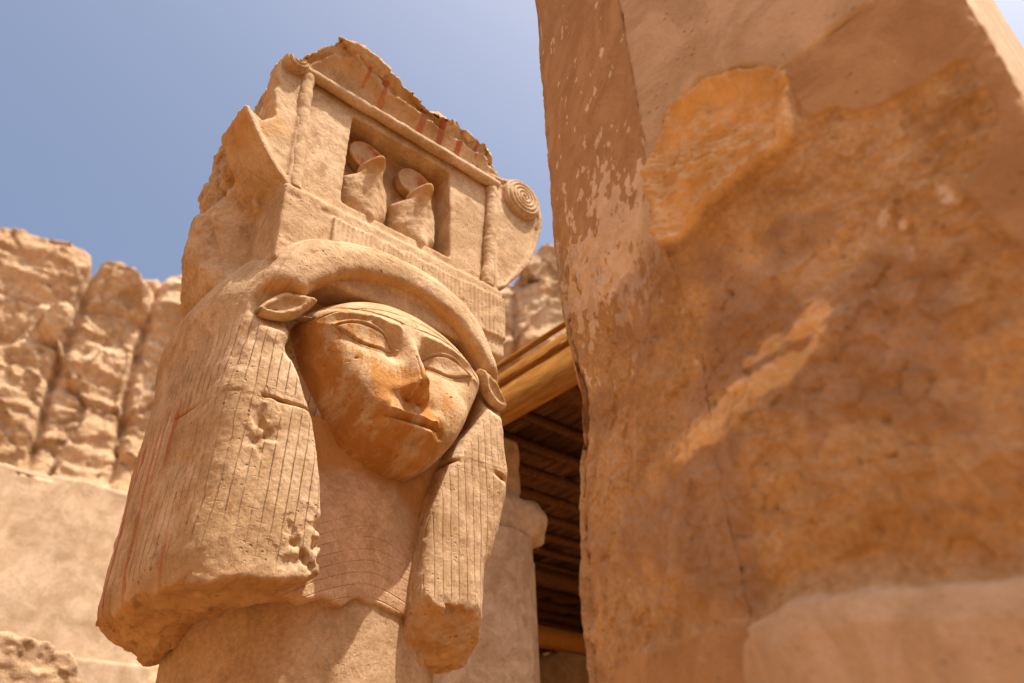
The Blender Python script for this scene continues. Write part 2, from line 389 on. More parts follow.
# ---- wig (head cloth, arch over the brow, two lappets)
g = Grid((-.86, .84), (-.14, 1.16), (-1.5, .48), .0075)
outer = chaikin([(-.66, -1.12), (-.655, -.9), (-.655, -.5), (-.64, -.2), (-.625, .0), (-.585, .16), (-.49, .275), (-.25, .385), (0, .41), (.22, .385), (.39, .30), (.50, .18), (.575, .02), (.625, -.2), (.645, -.5), (.60, -.72), (.53, -.88), (.505, -1.0), (.49, -1.3), (0, -1.6), (-.55, -1.6)], 1)
hole = chaikin([(0, .225), (-.2, .19), (-.33, .12), (-.43, .02), (-.485, -.09), (-.475, -.25), (-.385, -.42), (-.315, -.6), (-.272, -.8), (-.245, -1.1), (-.24, -1.7), (.14, -1.7), (.165, -1.1), (.19, -.8), (.25, -.6), (.345, -.42), (.47, -.25), (.48, -.09), (.43, .02), (.33, .12), (.2, .19)], 1)
dO = g.plane2d(outer); dH = g.plane2d(hole)
ym = np.abs(g.Y-.5)/.5
bul = .075*np.clip(1-ym**1.6, -.5, 1)*sstep(.30, -.05, g.Z)*(g.X < 0) + .05*np.clip(1-ym**1.6, -.5, 1)*sstep(.30, -.05, g.Z)*(g.X >= 0)
dS = dO-bul-.055*sstep(.03, .28, g.Y)*sstep(-.25, .10, g.Z)*(g.X < 0)
frontY = .0-.055*sstep(-.25, .05, g.Z)*np.ones_like(g.X)
d = smax(dS, frontY-g.Y, .13); d = smax(d, g.Y-1.0, .13)
inset = np.clip(-np.maximum(dS, np.maximum(-g.Y, g.Y-1.0)), 0, .3)
zb = -1.10-.22*np.clip(-g.X-.25, 0, .4)+.07*np.clip(g.Y, 0, .9)*(g.X < 0)-np.where(g.X > .1, 1.05*np.clip(g.Y-.02, 0, .16)+.25*np.clip(inset, 0, .1), (.30+.6*sstep(.35, .7, g.Y))*np.clip(inset, 0, .17))
d = smax(d, zb-g.Z+g.noise(9, 60, 2)*.016, .02)
# broken lower right corner
d = smax(d, ((g.X-.60)*.83+(g.Z+.62)*-.15-.02)*sstep(-.5, -.62, g.Z)-10*(g.Z > -.5)+g.noise(14, 71, 2)*.012, .015)
cav = np.maximum(dH, g.Y-.14-.02*sstep(-.5, -.2, g.Z))
d = smax(d, -cav, .05)
# hollows round the ears
for sx in (-1, 1):
    e = np.sqrt(((g.X-sx*.56)/.140)**2+((g.Y+.04)/.105)**2+((g.Z+.115)/.105)**2)-1
    d = smax(d, -e*.08, .02)
# raised ribbon bands
for z0 in (-.47, -.50):
    d = d-.0015*np.exp(-((g.Z-z0-.05*g.X*(g.X > 0))/.006)**2)
# chips
ch = g.noise(16, 90, 2); chm = sstep(.55, 1.1, g.noise(5, 95, 2)+.25*sstep(-.95, -1.05, g.Z))
lowleft = np.exp(-(((g.X+.31)/.11)**2+((g.Z+1.0)/.085)**2))*(g.Y < .2)+np.exp(-(((g.X+.52)/.05)**2+((g.Z+.62)/.11)**2))*(g.Y < .15)
d = d+np.clip(ch+.35, 0, 1)*.012*chm+lowleft*np.clip(g.noise(26, 97, 2)+.3, 0, 1)*.035
d = d+g.noise(5, 100, 3)*.0045
V, Q = isosurface(d, g)
del d, dS, bul, cav, inset, zb, ch, chm, lowleft
V = rough_up(V, Q, .0030, 20, 5, .0012, 70)
N = normals(V, Q); und = sstep(-.35, -.75, N[:, 2])*(V[:, 2] < -.95)+.8*sstep(-.95, -1.1, V[:, 2])*(np.abs(V[:, 1]) < 2)*.35
V = V+N*(facet(V, 11, 3)*.006*und+fbm(V, 22, 4, 5)*.008*und+facet(V, 30, 4)*.002*und)[:, None]
N = normals(V, Q)
side = np.abs(N[:, 0]) > np.abs(N[:, 1])
ang = np.where(V[:, 0] < 0, -1, 1)
strand = np.where(side, -.62*ang*1.0+V[:, 1]*1.0, V[:, 0])
# continuous measure round the corner
strand = np.where(V[:, 0] < 0, np.maximum(V[:, 0], -.62)-np.clip(V[:, 1]-.02, 0, 2), np.minimum(V[:, 0], .60)+np.clip(V[:, 1]-.02, 0, 2))
strand = strand*(1+.08*(V[:, 2]+.6))
smask = sstep(-.13, -.22, V[:, 2]+.10*(np.abs(V[:, 0]) < .5))*sstep(-1.14, -1.06, V[:, 2])*sstep(-.35, -.1, -np.abs(N[:, 2]))
zl = V[:, 2]-.05*V[:, 0]*(V[:, 0] > 0)+.02*fbm(V, 2, 2, 4)
band = np.maximum.reduce([np.exp(-((zl+z0)/.0045)**2) for z0 in (.468, .512)])*.4*(N[:, 2] > -.5)*(smask > .3)
# plaited lines on the arch
rr = poly2d(V[:, 0], V[:, 2], outer)
arch = (V[:, 2] > -.05)*(V[:, 1] < .06)
band = np.maximum(band, arch*np.exp(-((rr+.035)/.004)**2)*(fbm(V, 3, 2, 44) > -.35)*.9)
band = np.maximum(band, arch*np.exp(-((((V[:, 0]*.8+V[:, 2]*1.1)*22) % 1-.5)/.09)**2)*sstep(.045, .06, -rr)*sstep(.11, .09, -rr)*.55*(fbm(V, 2.5, 2, 45) > .05))
for q_ in (.060, .078, .096): band = np.maximum(band, arch*np.exp(-((rr+q_)/.003)**2)*(fbm(V, 3.5, 2, 46+int(q_*1000)) > -.05)*.6)
lf = side & (V[:, 0] < 0)
red = lf*np.clip((fbm(V*[1, 9, .9], 2.0, 3, 51)-.02)*3.5, 0, 1)*sstep(-.35, -.6, V[:, 2])*sstep(.35, .5, V[:, 1])*.95
red = np.maximum(red, (V[:, 0] < -.5)*(V[:, 1] > .05)*np.clip((fbm(V*[1, 12, .6], 2.0, 2, 53)-.22)*4, 0, 1)*sstep(-.3, -.5, V[:, 2])*.6)
och_bounce = lf*np.clip(fbm(V*[1, 2, 1.5], 2.3, 3, 55)*2.2-.1, 0, 1)*.6*sstep(.1, -.2, V[:, 2])
och_bounce = np.maximum(och_bounce, sstep(-.4, -.7, N[:, 2])*.8)  # bounced orange light put into the colour of downward faces
raw = sstep(-1.09, -1.13, V[:, 2])*.5
link('wig', mesh_np('wig', V, Q, attrs=dict(strand=strand, strandmask=smask, band=band, red=red, ochre_bounce=och_bounce, raw=raw)), M_wig, col)

# ---- face
half = [(0, .145), (.11, .135), (.22, .10), (.32, .045), (.40, -.020), (.452, -.078), (.432, -.155), (.378, -.27), (.312, -.375), (.256, -.465), (.200, -.545), (.130, -.606), (.045, -.640)]
outl = half+[(-x, z) for x, z in reversed(half[1:])]
NT, NR = 900, 330
ring = catmull(outl, NT); ring = np.vstack([ring, ring[:1]])
ring[:, 0] = ring[:, 0]*.975+.026; cen = np.array([.026, -.22]); r_ = np.linspace(0, 1, NR)**.92
X = cen[0]+(ring[:, 0]-cen[0])[:, None]*r_[None]; Z = cen[1]+(ring[:, 1]-cen[1])[:, None]*r_[None]
Rn = np.repeat(r_[None], len(ring), 0)
def Gs(x0, z0, sx, sz, rot=0, p=1):
    a, b = X-x0, Z-z0; c, s = math.cos(rot), math.sin(rot); u = (a*c+b*s)/sx; v = (-a*s+b*c)/sz
    return np.exp(-(u*u+v*v)**p)
lowf = sstep(-.25, -.5, Z); pw = 3.2+4.3*lowf
hgt = (.165+.035*lowf)*(1-Rn**pw)**(.62-.14*lowf)
hgt += -.035*sstep(-.02, .14, Z)*(1-Rn**4)               # brow slopes back
hgt += -.14*np.clip(-.30-Z, 0, 1)**1.25*(1-Rn**6); hgt += .030*Gs(0, -.62, .11, .07)                          # chin
grv = np.zeros_like(X)
for s in (-1, 1):
    hgt += .026*Gs(s*.255, -.345, .13, .10)               # cheeks
    hgt += -.052*Gs(s*.185, -.148, .130, .066, s*.10)     # eye sockets
    hgt += -.034*Gs(s*.082, -.165, .038, .055)              # beside the nose root
    xb = np.clip(np.abs(X)/.36, 0, 1)
    # almond of the eye
    ex, ez = (s*X-.195), (Z+.148-.10*(s*X-.195))
    hw = .138; hh_u = .060*(1-(np.clip(np.abs(ex)/hw, 0, 1))**2.0); hh_l = .040*(1-(np.clip(np.abs(ex)/hw, 0, 1))**1.7)
    inside = np.where(ez > 0, hh_u-ez, hh_l+ez)            # positive inside
    on = (s*X > 0)
    lens = np.clip(1-(ex/hw)**2-(np.where(ez > 0, ez/.062, ez/.046))**2, 0, 1)
    hgt += on*.026*np.sqrt(lens)*sstep(-.002, .012, inside)
    rim = np.exp(-((inside+.004)/.007)**2)*(np.abs(ex) < hw*1.05)
    hgt += on*rim*.0085*np.where(ez > 0, 1.5, .75)
    line = np.exp(-((inside-.006)/.004)**2)*(np.abs(ex) < hw); hgt -= on*line*.007; grv = np.maximum(grv, on*line*.35)
    # cosmetic line outward
    tail = np.exp(-((Z+.148-.10*(s*X-.195)-.004)/.010)**2)*sstep(.30, .33, s*X)*sstep(.43, .39, s*X); hgt += tail*.004
    # brow
    zbq = -.052-.25*(np.abs(s*X-.17))**1.6
    brow = np.exp(-((Z-zbq)/.020)**2)*sstep(.035, .07, s*X)*sstep(.40, .30, s*X); hgt += brow*.016
    g1 = np.exp(-((Z-zbq-.036)/.0045)**2)*sstep(.0, .06, s*X)*sstep(.42, .36, s*X); hgt -= g1*.005; grv = np.maximum(grv, g1*.7*(s < 0)+g1*.4*(s > 0))
    # nostril wings and the fold beside them
    hgt += .020*Gs(s*.050, -.368, .024, .026)
    hgt += -.010*Gs(s*.092, -.395, .020, .035, s*.5)
    hgt += .009*Gs(s*.120, -.435, .040, .026, s*-.3)
    hgt += -.014*Gs(s*.130, -.502, .022, .018)             # corner of the mouth
    hgt += -.020*Gs(s*.026, -.396, .013, .009)
# incised headband line over the brow
hb = np.exp(-((Z-(.035-1.05*np.abs(X)**2.1))/.004)**2)*(np.abs(X) < .40)*sstep(-.02, .04, np.abs(X)); hgt -= hb*.004; grv = np.maximum(grv, hb*.7)
# nose
tz = np.clip((-.13-Z)/.240, 0, 1)
prof = (.034+.078*tz**1.1)*sstep(-.410, -.330, Z)*sstep(-.07, -.17, Z)
nw = .027+.024*tz**1.5
nose = np.exp(-(np.abs(X)/nw)**2.1)
hgt += prof*nose
hgt += .012*Gs(0, -.355, .030, .024)
# worn and broken nose edge
Pf = np.stack([X.ravel(), Z.ravel(), 0*X.ravel()], 1)
brk = fbm(Pf, 26, 3, 70).reshape(X.shape)
hgt -= np.clip(brk+.1, 0, 1)*.020*Gs(-.03, -.36, .03, .035)+.014*Gs(-.045, -.375, .016, .016)
ck = np.exp(-((X-(-.008+.05*(Z+.25)+.006*fbm(Pf*[0, 1, 0], 30, 3, 71).reshape(X.shape)))/.003)**2)*(Z < -.20)*(Z > -.36); hgt -= ck*.006; grv = np.maximum(grv, ck*.8)
# mouth
zm = -.508+1.3*X**2
mw = sstep(.125, .08, np.abs(X))
hgt += .034*np.exp(-(X/.115)**2-((Z+.500)/.058)**2)
hgt += mw*(.028*np.exp(-((Z-zm-.023-.004*np.cos(X*60))/.013)**2)+.034*np.exp(-((Z-zm+.030)/.020)**2*1.0)*sstep(.11, .05, np.abs(X)))
hgt -= .013*sstep(.135, .11, np.abs(X))*np.exp(-((Z-zm)/.0055)**2); grv = np.maximum(grv, .25*mw*np.exp(-((Z-zm)/.004)**2))
hgt -= .012*Gs(0, -.568, .07, .015)
hgt -= .006*Gs(0, -.455, .009, .022)
# chips and pocks
for cx, cz, cr, dp in ((-.165, -.062, .016, .012), (-.19, -.058, .014, .010), (-.14, -.066, .010, .008), (-.24, -.27, .009, .006), (.17, -.30, .006, .005), (.19, -.31, .006, .005), (.02, -.56, .018, .008), (-.05, -.035, .01, .007), (.045, .04, .007, .005)):
    m = Gs(cx, cz, cr, cr*.7, .6, 1.6); hgt -= dp*m*(1+.8*brk); grv = np.maximum(grv, m*.35)
env = np.clip((1-Rn)/.06, 0, 1)
Yf = .055-hgt*np.clip(env*1.0+.0, 0, 1)**.5
Yf[:, -1] = .16; Yf[:, -2] = .11
P = np.stack([X, Yf, Z], -1); V, Q = gridmesh(P); Q = Q[:, ::-1].copy()
V = V+np.stack([0*V[:, 0], (fbm(V, 9, 4, 81)*.0045+fbm(V, 34, 3, 83)*.0014+fbm(V, 90, 2, 82)*.0006), 0*V[:, 0]], 1)
och_bounce = np.clip(fbm(V*[3, 1, 1], 5, 6, 61, gain=.75)*2.2+.62, 0, 1)*sstep(-.02, -.30, V[:, 2]+.45*V[:, 0])  # mottled patina, plus shade and bounced orange put into the lower-left colour
och_bounce = .15+.75*och_bounce*sstep(.42, .0, V[:, 0]+.35*(V[:, 2]+.4))
M_facemesh = mesh_np('face', V, Q, attrs=dict(ochre_bounce=och_bounce, groove=grv.ravel()))
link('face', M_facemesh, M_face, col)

# ---- ears
def ear(s):
    g = Grid((min(s*.40, s*.70), max(s*.40, s*.70)), (-.16, .08), (-.28, .02), .005)
    ax = np.array([s*.430, -.055]); bx = np.array([s*.610, -.150]); e = bx-ax; L = np.hypot(*e); e /= L
    u = (g.X-ax[0])*e[0]+(g.Z-ax[1])*e[1]; v = -(g.X-ax[0])*e[1]*s+(g.Z-ax[1])*e[0]*s
    tt = np.clip(u/L, -.2, 1.2)
    wv = .010+.046*np.sin(np.pi*np.clip(tt*.86+.1, 0, 1))**1.2
    body = np.sqrt((v/wv)**2+((g.Y+.016-.055*tt)/.040)**2+((tt-.5)/.62)**6)-1
    body = body*.03
    cupw = np.sqrt((v/(wv*.62))**2+((g.Y+.062-.055*tt)/.034)**2+((tt-.55)/.42)**2)-1
    d = smax(body, -cupw*.02, .008)+g.noise(30, 7, 2)*.0025
    V, Q = isosurface(d, g); V = rough_up(V, Q, .0015, 40, 3)
    z = np.zeros(len(V)); link('ear', mesh_np('ear', V, Q, attrs=dict(ochre_bounce=z+.1, groove=z)), M_face, col)
ear(-1); ear(1)

# ---- neck and broad collar between the lappets
def collar_extra(b, col, nr):
    s = b.attr('row'); m = b.attr('rowmask'); z = b.n('ShaderNodeSeparateXYZ'); b.l(b.co, z.inputs[0])
    fr = b.math('FRACT', s); gr = b.mr(b.math('ABSOLUTE', b.math('SUBTRACT', fr, .5)), 0, .10, 1, 0)
    cell = b.math('FLOOR', s)
    fx = b.math('FRACT', b.math('ADD', b.math('MULTIPLY', z.outputs[0], 62), b.math('MULTIPLY', cell, .5)))
    gx_ = b.mr(b.math('ABSOLUTE', b.math('SUBTRACT', fx, .5)), 0, .2, .35, 0)
    gg = b.math('MULTIPLY', b.math('MULTIPLY', b.math('MAXIMUM', gr, gx_), m), b.mr(b.noise(6, 4), .35, .55))
    return b.mix(b.math('MULTIPLY', gg, .10), col, (.36, .2, .10)), b.bump(b.math('MULTIPLY', gg, -1), .004, .8, nr)
M_collar = stone('collar_stone', (.54, .34, .195), (.47, .26, .12), (.60, .385, .225), pits=.4, attrs=[('ochre_bounce', (.50, .24, .06), .85)], extra=collar_extra)
g = Grid((-.36, .33), (-.04, .2), (-1.25, -.45), .0065)
xc = -.015
nb = .092-.050*np.exp(-((g.X-xc)/.12)**4)*sstep(-1.2, -.7, g.Z)+.03*sstep(-.9, -.5, g.Z)
d = np.maximum(nb-g.Y, g.Y-.18)
zbot = -1.125-.010*np.cos(g.X*52)*(g.X < .02)-.02*sstep(.02, .12, np.abs(g.X-xc))
d = smax(d, zbot-g.Z, .012)+g.noise(8, 31, 3)*.003
V, Q = isosurface(d, g); V = rough_up(V, Q, .0015, 30, 6)
row = (V[:, 2]+.9*V[:, 0]**2*np.sign(1)+.10*np.abs(V[:, 0]-xc))*24
rm = sstep(-.80, -.88, V[:, 2]); och_bounce = sstep(-.78, -.55, V[:, 2]+.3*np.clip(V[:, 0], 0, 1)+.10*fbm(V, 6, 3, 9))  # deep orange shade under the chin is put into the neck's colour
link('collar', mesh_np('collar', V, Q, attrs=dict(row=row, rowmask=rm, ochre_bounce=och_bounce)), M_collar, col)

# ---- abacus, shrine block, brackets, cornice
g = Grid((-1.02, 1.05), (-.26, 1.16), (.05, 1.72), .0085)
nA = g.noise(6, 200, 3); nB = g.noise(20, 210, 2)
ab = smax(smax(np.abs(g.X)-.60, np.maximum(-g.Y, g.Y-1.0), .012), np.maximum(.10-g.Z, g.Z-(.515+.06*sstep(0, .09, g.Y))), .02)
# fluted strip along the lower front
edge = .445+.012*nB
st = smax(smax(np.maximum(-.37-g.X, g.X-.598), np.maximum(-.016-g.Y, g.Y-.1), .006), np.maximum(.2-g.Z, g.Z-edge), .008)
flute = .0035*np.cos(g.X*2*np.pi/.0235)*(g.Y < .03)
ab = np.minimum(ab, st+flute)
ab = ab+.010*np.exp(-((g.Z-.47)/.035)**2)*sstep(.1, 1, nA+nB*.6)*(g.Y < .08)
body = smax(smax(np.abs(g.X)-.60, np.maximum(.06-g.Y, g.Y-.94), .01), np.maximum(.5-g.Z, g.Z-1.36), .01)
niche = smax(np.abs(g.X+.0)-.305+.02*(g.Z-.9), np.maximum(.62-g.Z, g.Z-1.205), .01); niche = np.maximum(niche, g.Y-.20)
def bracket(pts, y0, y1, rim=True):
    q = g.plane2d(pts); r = smax(q, np.maximum(y0-g.Y, g.Y-y1), .01)
    if rim: r = np.minimum(r, smax(np.abs(q+.014)-.014, np.maximum(y0-.014-g.Y, g.Y-y1), .008))
    return r
right = [(.565, .50), (.585, .525), (.66, .585), (.745, .70), (.82, .82), (.885, .96), (.93, 1.10), (.945, 1.22), (.93, 1.32), (.86, 1.37), (.72, 1.39), (.62, 1.35), (.565, 1.35)]
br = bracket(right, .035, .93)
left = [(-x, z) for x, z in right]
bl = bracket(left, .035, .42)
# the left bracket is broken away above its lower curve
cutl = g.plane2d([(-1.1, .845), (-.82, .855), (-.775, .85), (-.735, .83), (-.69, .89), (-.705, 1.0), (-.715, 1.28), (-.78, 1.5), (-1.1, 1.6)])
bl = smax(bl, g.Z-1.30-.25*(g.X+.62)+nB*.01, .02); bl = smax(bl, -(cutl+nB*.010+.0*g.Y), .012)
bl = smax(bl, (g.Y-.30)+(g.Z-.7)*.25+nA*.035-.0*g.X-.6*(g.X+.62).clip(0, 1), .02)
# broken core behind, and the bracket of the far side
core = smax(g.plane2d([(-.45, .45), (-.61, .5), (-.65, .62), (-.68, .78), (-.715, 1.0), (-.70, 1.2), (-.65, 1.36), (-.5, 1.45), (-.3, 1.3)]), np.maximum(.22-g.Y, g.Y-.85), .03)+nA*.028+nB*.010
rear = smax(g.plane2d([(-.45, .08), (-.62, .10), (-.685, .16), (-.73, .25), (-.775, .36), (-.79, .48), (-.775, .60), (-.70, .66), (-.68, .78), (-.55, .80)]), np.maximum((.30-g.Y)-1.0*(g.X+.6), (g.Y-.60)-1.6*(g.X+.78).clip(0, 1)), .03)
rear = rear+nB*.006+nA*.006*(g.Z > .5)
tp = np.interp(g.x, [-.74, -.70, -.62, -.47, -.38, -.2, 0, .3, .5, .58, .66, .72], [1.10, 1.22, 1.36, 1.53, 1.55, 1.52, 1.50, 1.49, 1.49, 1.475, 1.42, 1.32]).astype(np.float32)[:, None, None]
tp = tp+nB*.016+nA*.026
cz_ = np.clip((g.Z-1.31)/.22, 0, 1.3)
fy = .045-.165*cz_**1.7
fy = np.maximum(fy, -.125+.0*g.Z)+.03*sstep(.35, .62, g.X)*cz_
fy = fy+(.035+.02*nA)*sstep(-.085, -.055, g.Z-tp+.02*nB)
corn = smax(smax(np.maximum(-.70-g.X, g.X-.71), np.maximum(fy-g.Y, g.Y-.75), .01), np.maximum(1.29-g.Z, g.Z-tp+.32*np.clip(g.Y-.02, 0, 1)), .012)
corn = corn+(nB*.016)*sstep(1.38, 1.44, g.Z-.05*(g.X < 0)+.04*g.X)+.0025*np.cos(g.X*2*np.pi/.052)*(g.Z < 1.40)*(g.Y < .06)
d = np.minimum(body, smin(ab, body, .02)); d = np.minimum(d, corn)
d = smax(d, -niche, .01)
d = np.minimum(d, br); d = np.minimum(d, bl); d = np.minimum(d, core); d = np.minimum(d, rear)
# bite out of the upper right end of the cornice
d = smax(d, -((np.sqrt((g.X-.80)**2+(g.Z-1.60)**2+(g.Y*.5)**2)-.14)+nB*.02), .01)
d = d+np.clip(g.noise(30, 230, 1), .4, 1)*.006-.0024+g.noise(7, 240, 2)*.0025
V, Q = isosurface(d, g)
del d, body, ab, br, bl, core, rear, corn
V = rough_up(V, Q, .0022, 22, 15, .0012, 60)
N = normals(V, Q); tpv = np.interp(V[:, 0], [-.7, -.5, 0, .6], [1.28, 1.46, 1.43, 1.40])
brkn = np.maximum(sstep(-.02, .03, V[:, 2]-tpv), (V[:, 0] < -.63)*sstep(.26, .34, V[:, 1])*sstep(.62, .68, V[:, 2]))
brkn = np.maximum(brkn, .35*(V[:, 0] < -.6)*(V[:, 1] > .3))
V = V+N*(brkn*(facet(V, 6, 5)*.016+facet(V, 15, 6)*.008+fbm(V, 8, 4, 7, gain=.5)*.020))[:, None]
N = normals(V, Q)
x_, y_, z_ = V.T
red = (z_ > 1.33)*(z_ < 1.49)*(y_ < .06)*np.exp(-((((x_+.36)/.125) % 1-.5)/.17)**2)*np.clip(.75+fbm(V, 12, 3, 5)*1.6, 0, 1)*(x_ < .45)*(x_ > -.30)
red = np.maximum(red, .25*(y_ > .14)*(y_ < .25)*(np.abs(x_) < .3)*(z_ > 1.0)*(z_ < 1.2))
och_bounce = np.clip(.45+fbm(V, 5, 3, 6), 0, 1)*((z_ > 1.32)*(y_ < .06)*.7+(y_ > .1)*(y_ < .25)*(np.abs(x_) < .31)*.7+(x_ < -.58)*(y_ > .03)*sstep(.3, -.1, N[:, 2])*.75)  # last term puts bounced orange light into the left flank's colour
raw = sstep(.0, .5, fbm(V, 4, 3, 8))*(((z_ > 1.44)*1.0)+((x_ < -.62)*(y_ > .2)))*.8
red = np.clip(red*1.25, 0, 1)
link('capital_block', mesh_np('capital_block', V, Q, attrs=dict(red=red, ochre_bounce=och_bounce, raw=raw)), M_crown, col)

# ---- round frame moulding
def tubepath(pts, rad, seg=20, n=120, seed=0, wear=.15):
    P = np.array(pts, float); L = np.r_[0, np.cumsum(np.linalg.norm(np.diff(P, axis=0), axis=1))]; t = np.linspace(0, L[-1], n)
    S = np.stack([np.interp(t, L, P[:, k]) for k in range(3)], 1); Tn = np.gradient(S, axis=0); Tn /= np.linalg.norm(Tn, axis=1, keepdims=True)
    A = np.cross(Tn, [0, 1, 0]); A /= np.linalg.norm(A, axis=1, keepdims=True); B = np.cross(Tn, A)
    a = np.linspace(0, 2*np.pi, seg+1); rr = np.full(n, rad); rr[0] *= .3; rr[-1] *= .3
    O = S[:, None]+(np.cos(a)[None, :, None]*A[:, None]+np.sin(a)[None, :, None]*B[:, None])*rr[:, None, None]
    q = O.reshape(-1, 3); q = q+((q-np.repeat(S, seg+1, 0))*(fbm(q, 18, 3, seed)*wear*2)[:, None]); return gridmesh(q.reshape(O.shape))
def z0(V): return dict(red=np.zeros(len(V)), ochre_bounce=np.zeros(len(V)), raw=np.zeros(len(V)))
for nm, pts, rd_, sd_ in (('frame_moulding', [(-.60, .030, 1.275), (.615, .030, 1.275)], .029, 1), ('corner_moulding', [(-.548, .042, .53), (-.572, .042, 1.285)], .034, 2), ('corner_moulding', [(.535, .042, .53), (.588, .042, 1.26)], .032, 3)):
    V, Q = tubepath(pts, rd_, 24, 260, sd_,   .10 if sd_ < 3 else .16); link(nm, mesh_np(nm, V, Q), M_crown, col)

# ---- spiral volutes
def volute(cx, cz, rad, turns, zmax=9, tilt=0, ns=5.2, yb=.03):
    na, nr = 420, 150; a = np.linspace(0, 2*np.pi, na); r = np.linspace(0, 1, nr); A, Rr = np.meshgrid(a, r, indexing='ij')
    ph = (Rr*ns-A/(2*np.pi)) % 1
    h = .030*(1-Rr**6)**.5+.0+.008*np.abs(np.sin(np.pi*ph))**.8*(Rr > .06)
    X = cx+rad*Rr*np.cos(A); Z = cz+rad*1.0*Rr*np.sin(A); Y = yb-h*1.25; Y[:, -1] = yb+.02
    P = np.stack([X, Y, Z], -1).reshape(-1, 3)
    if zmax < 5:
        lim = zmax+.015*fbm(P, 25, 2, 5); over = np.clip(P[:, 2]-lim, 0, 1); P[:, 1] += np.minimum(over*1.6, .05)
    P += (fbm(P, 30, 2, 8)*.0015)[:, None]
    V, Q = gridmesh(P.reshape(X.shape+(3,))); link('volute', mesh_np('volute', V, Q, attrs=z0(V)), M_crown, col)
volute(.785, 1.268, .130, 5)
volute(-.645, 1.275, .062, 4, 1.270, ns=3.2, yb=.025)

# ---- the two rearing cobras with sun discs in the niche
for cx in (-.155, .135):
    g = Grid((cx-.17, cx+.17), (-.06, .27), (.56, 1.21), .0055)
    x, y, z = g.X-cx, g.Y, g.Z
    wz = .052+.078*sstep(.935, .845, z)*sstep(.56, .72, z)-.012*sstep(.74, .60, z)
    hood = (np.sqrt((x/wz)**2+((y-.17)/.115)**2)-1)*.07; hood = smax(hood, np.maximum(.6-z, z-.90), .03)
    neck = np.sqrt((x/.05)**2+((y-.10)/.07)**2+((z-.90)/.09)**2)-1
    head = np.sqrt((x/(.040+.25*np.clip(y-.02, 0, .12)))**2+((y-.080)/.092)**2+((z-.935+.20*(y-.08))/.038)**2)-1
    disc = smax((np.sqrt((x/1.18)**2+(z-1.075)**2)-.088), np.abs(y-.172)-.030, .02)
    rim = np.sqrt((np.sqrt((x/1.18)**2+(z-1.075)**2)-.083)**2+(y-.142)**2)-.009
    hood = hood-.006*np.exp(-(x/.022)**2); d = smin(hood, neck*.05, .03); d = smin(d, head*.045, .015); d = np.minimum(np.minimum(smin(d, disc, .012), rim), 9)
    d = d+g.noise(14, 300+int(cx*100), 3)*.0035
    V, Q = isosurface(d, g); V = rough_up(V, Q, .0015, 30, 4)
    a = z0(V); on = (np.hypot((V[:, 0]-cx)/1.18, V[:, 2]-1.075) < .078)
    a['red'] = on*np.clip(.50+fbm(V, 14, 4, 12)*1.0, 0, 1)*.85; a['ochre_bounce'] = ((V[:, 2] > .86)*~on)*np.clip(.5+fbm(V, 9, 2, 3), 0, 1)
    o = link('cobra', mesh_np('cobra', V, Q, attrs=a), M_crown, col)

# ================================================================== FOREGROUND PILLAR
# plan outline, counter-clockwise seen from above starting on the sunlit face
a_ = math.radians(22.5); Bp = np.array([-.30, -1.571]); Cp = Bp+np.array([math.sin(a_), math.cos(a_)])*.60
plan = [(.62, -2.321), (-.30, -2.321), tuple(Bp), tuple(Cp), (.30, -.80), (.62, -1.2), (.62, -2.321)]
steps = [90, 250, 190, 90, 8, 8]
S = []; Nn = []
for (p, q, n) in zip(plan[:-1], plan[1:], steps):
    p, q = np.array(p), np.array(q); tt = np.linspace(0, 1, n, endpoint=False)[:, None]; S.append(p+(q-p)*tt); e = (q-p)/np.linalg.norm(q-p); Nn.append(np.tile([-e[1], e[0]], (n, 1)))
S = np.vstack(S+[S[0][:1]]); Nn = np.vstack(Nn+[Nn[0][:1]])
K = np.array([1, 2, 3, 2, 1], float)
Ns = Nn.copy()
for ax in range(2): Ns[2:-2, ax] = np.convolve(Nn[:, ax], K/K.sum(), 'valid')
Ns /= np.linalg.norm(Ns, axis=1, keepdims=True); Ns[0] = Ns[-1]
if (Ns[150] @ np.array([-1, 0])) < 0: Ns = -Ns
zz = np.concatenate([np.linspace(-3.62, -2.05, 30), np.linspace(-2.04, .75, 760), np.linspace(.8, 1.35, 12), [1.36]])
SX, ZZ = np.meshgrid(np.arange(len(S)), zz, indexing='ij')
PX = S[SX]; NX = Ns[SX]; Yq = PX[..., 1]; Xq = PX[..., 0]
main = (SX >= 90) & (SX < 340); cham = (SX >= 340) & (SX < 530)
P3 = np.stack([Xq, Yq, ZZ], -1).reshape(-1, 3); sh = ZZ.shape
def rg(poly, s=.0, k=.012, seed=0): 
    dd = poly2d(Yq, ZZ, poly)+fbm(P3, 9, 3, 400+seed).reshape(sh)*.014; return sstep(k, -k, dd), dd
pink, dpk = rg([(-1.45, 1.5), (-1.45, .513), (-1.571, .249), (-1.575, -.30), (-1.578, -.746), (-1.578, -.60), (-1.579, -.484), (-1.604, -.432), (-1.665, -.329), (-1.769, -.321), (-1.863, -.369), (-1.92, -.42), (-1.968, -.482), (-2.182, -.473), (-2.20, .9), (-2.0, 1.5)])
brown, dbr = rg([(-1.968, -.480), (-2.40, -.470), (-2.40, -1.2), (-2.225, -1.18), (-2.2, -1.083), (-2.177, -1.009), (-2.229, -.98), (-2.265, -.958), (-2.274, -.921), (-2.279, -.836), (-2.278, -.767), (-2.257, -.75), (-2.191, -.751), (-2.116, -.737), (-2.07, -.718), (-2.039, -.674), (-1.986, -.657), (-1.972, -.619)], seed=1, k=.008)
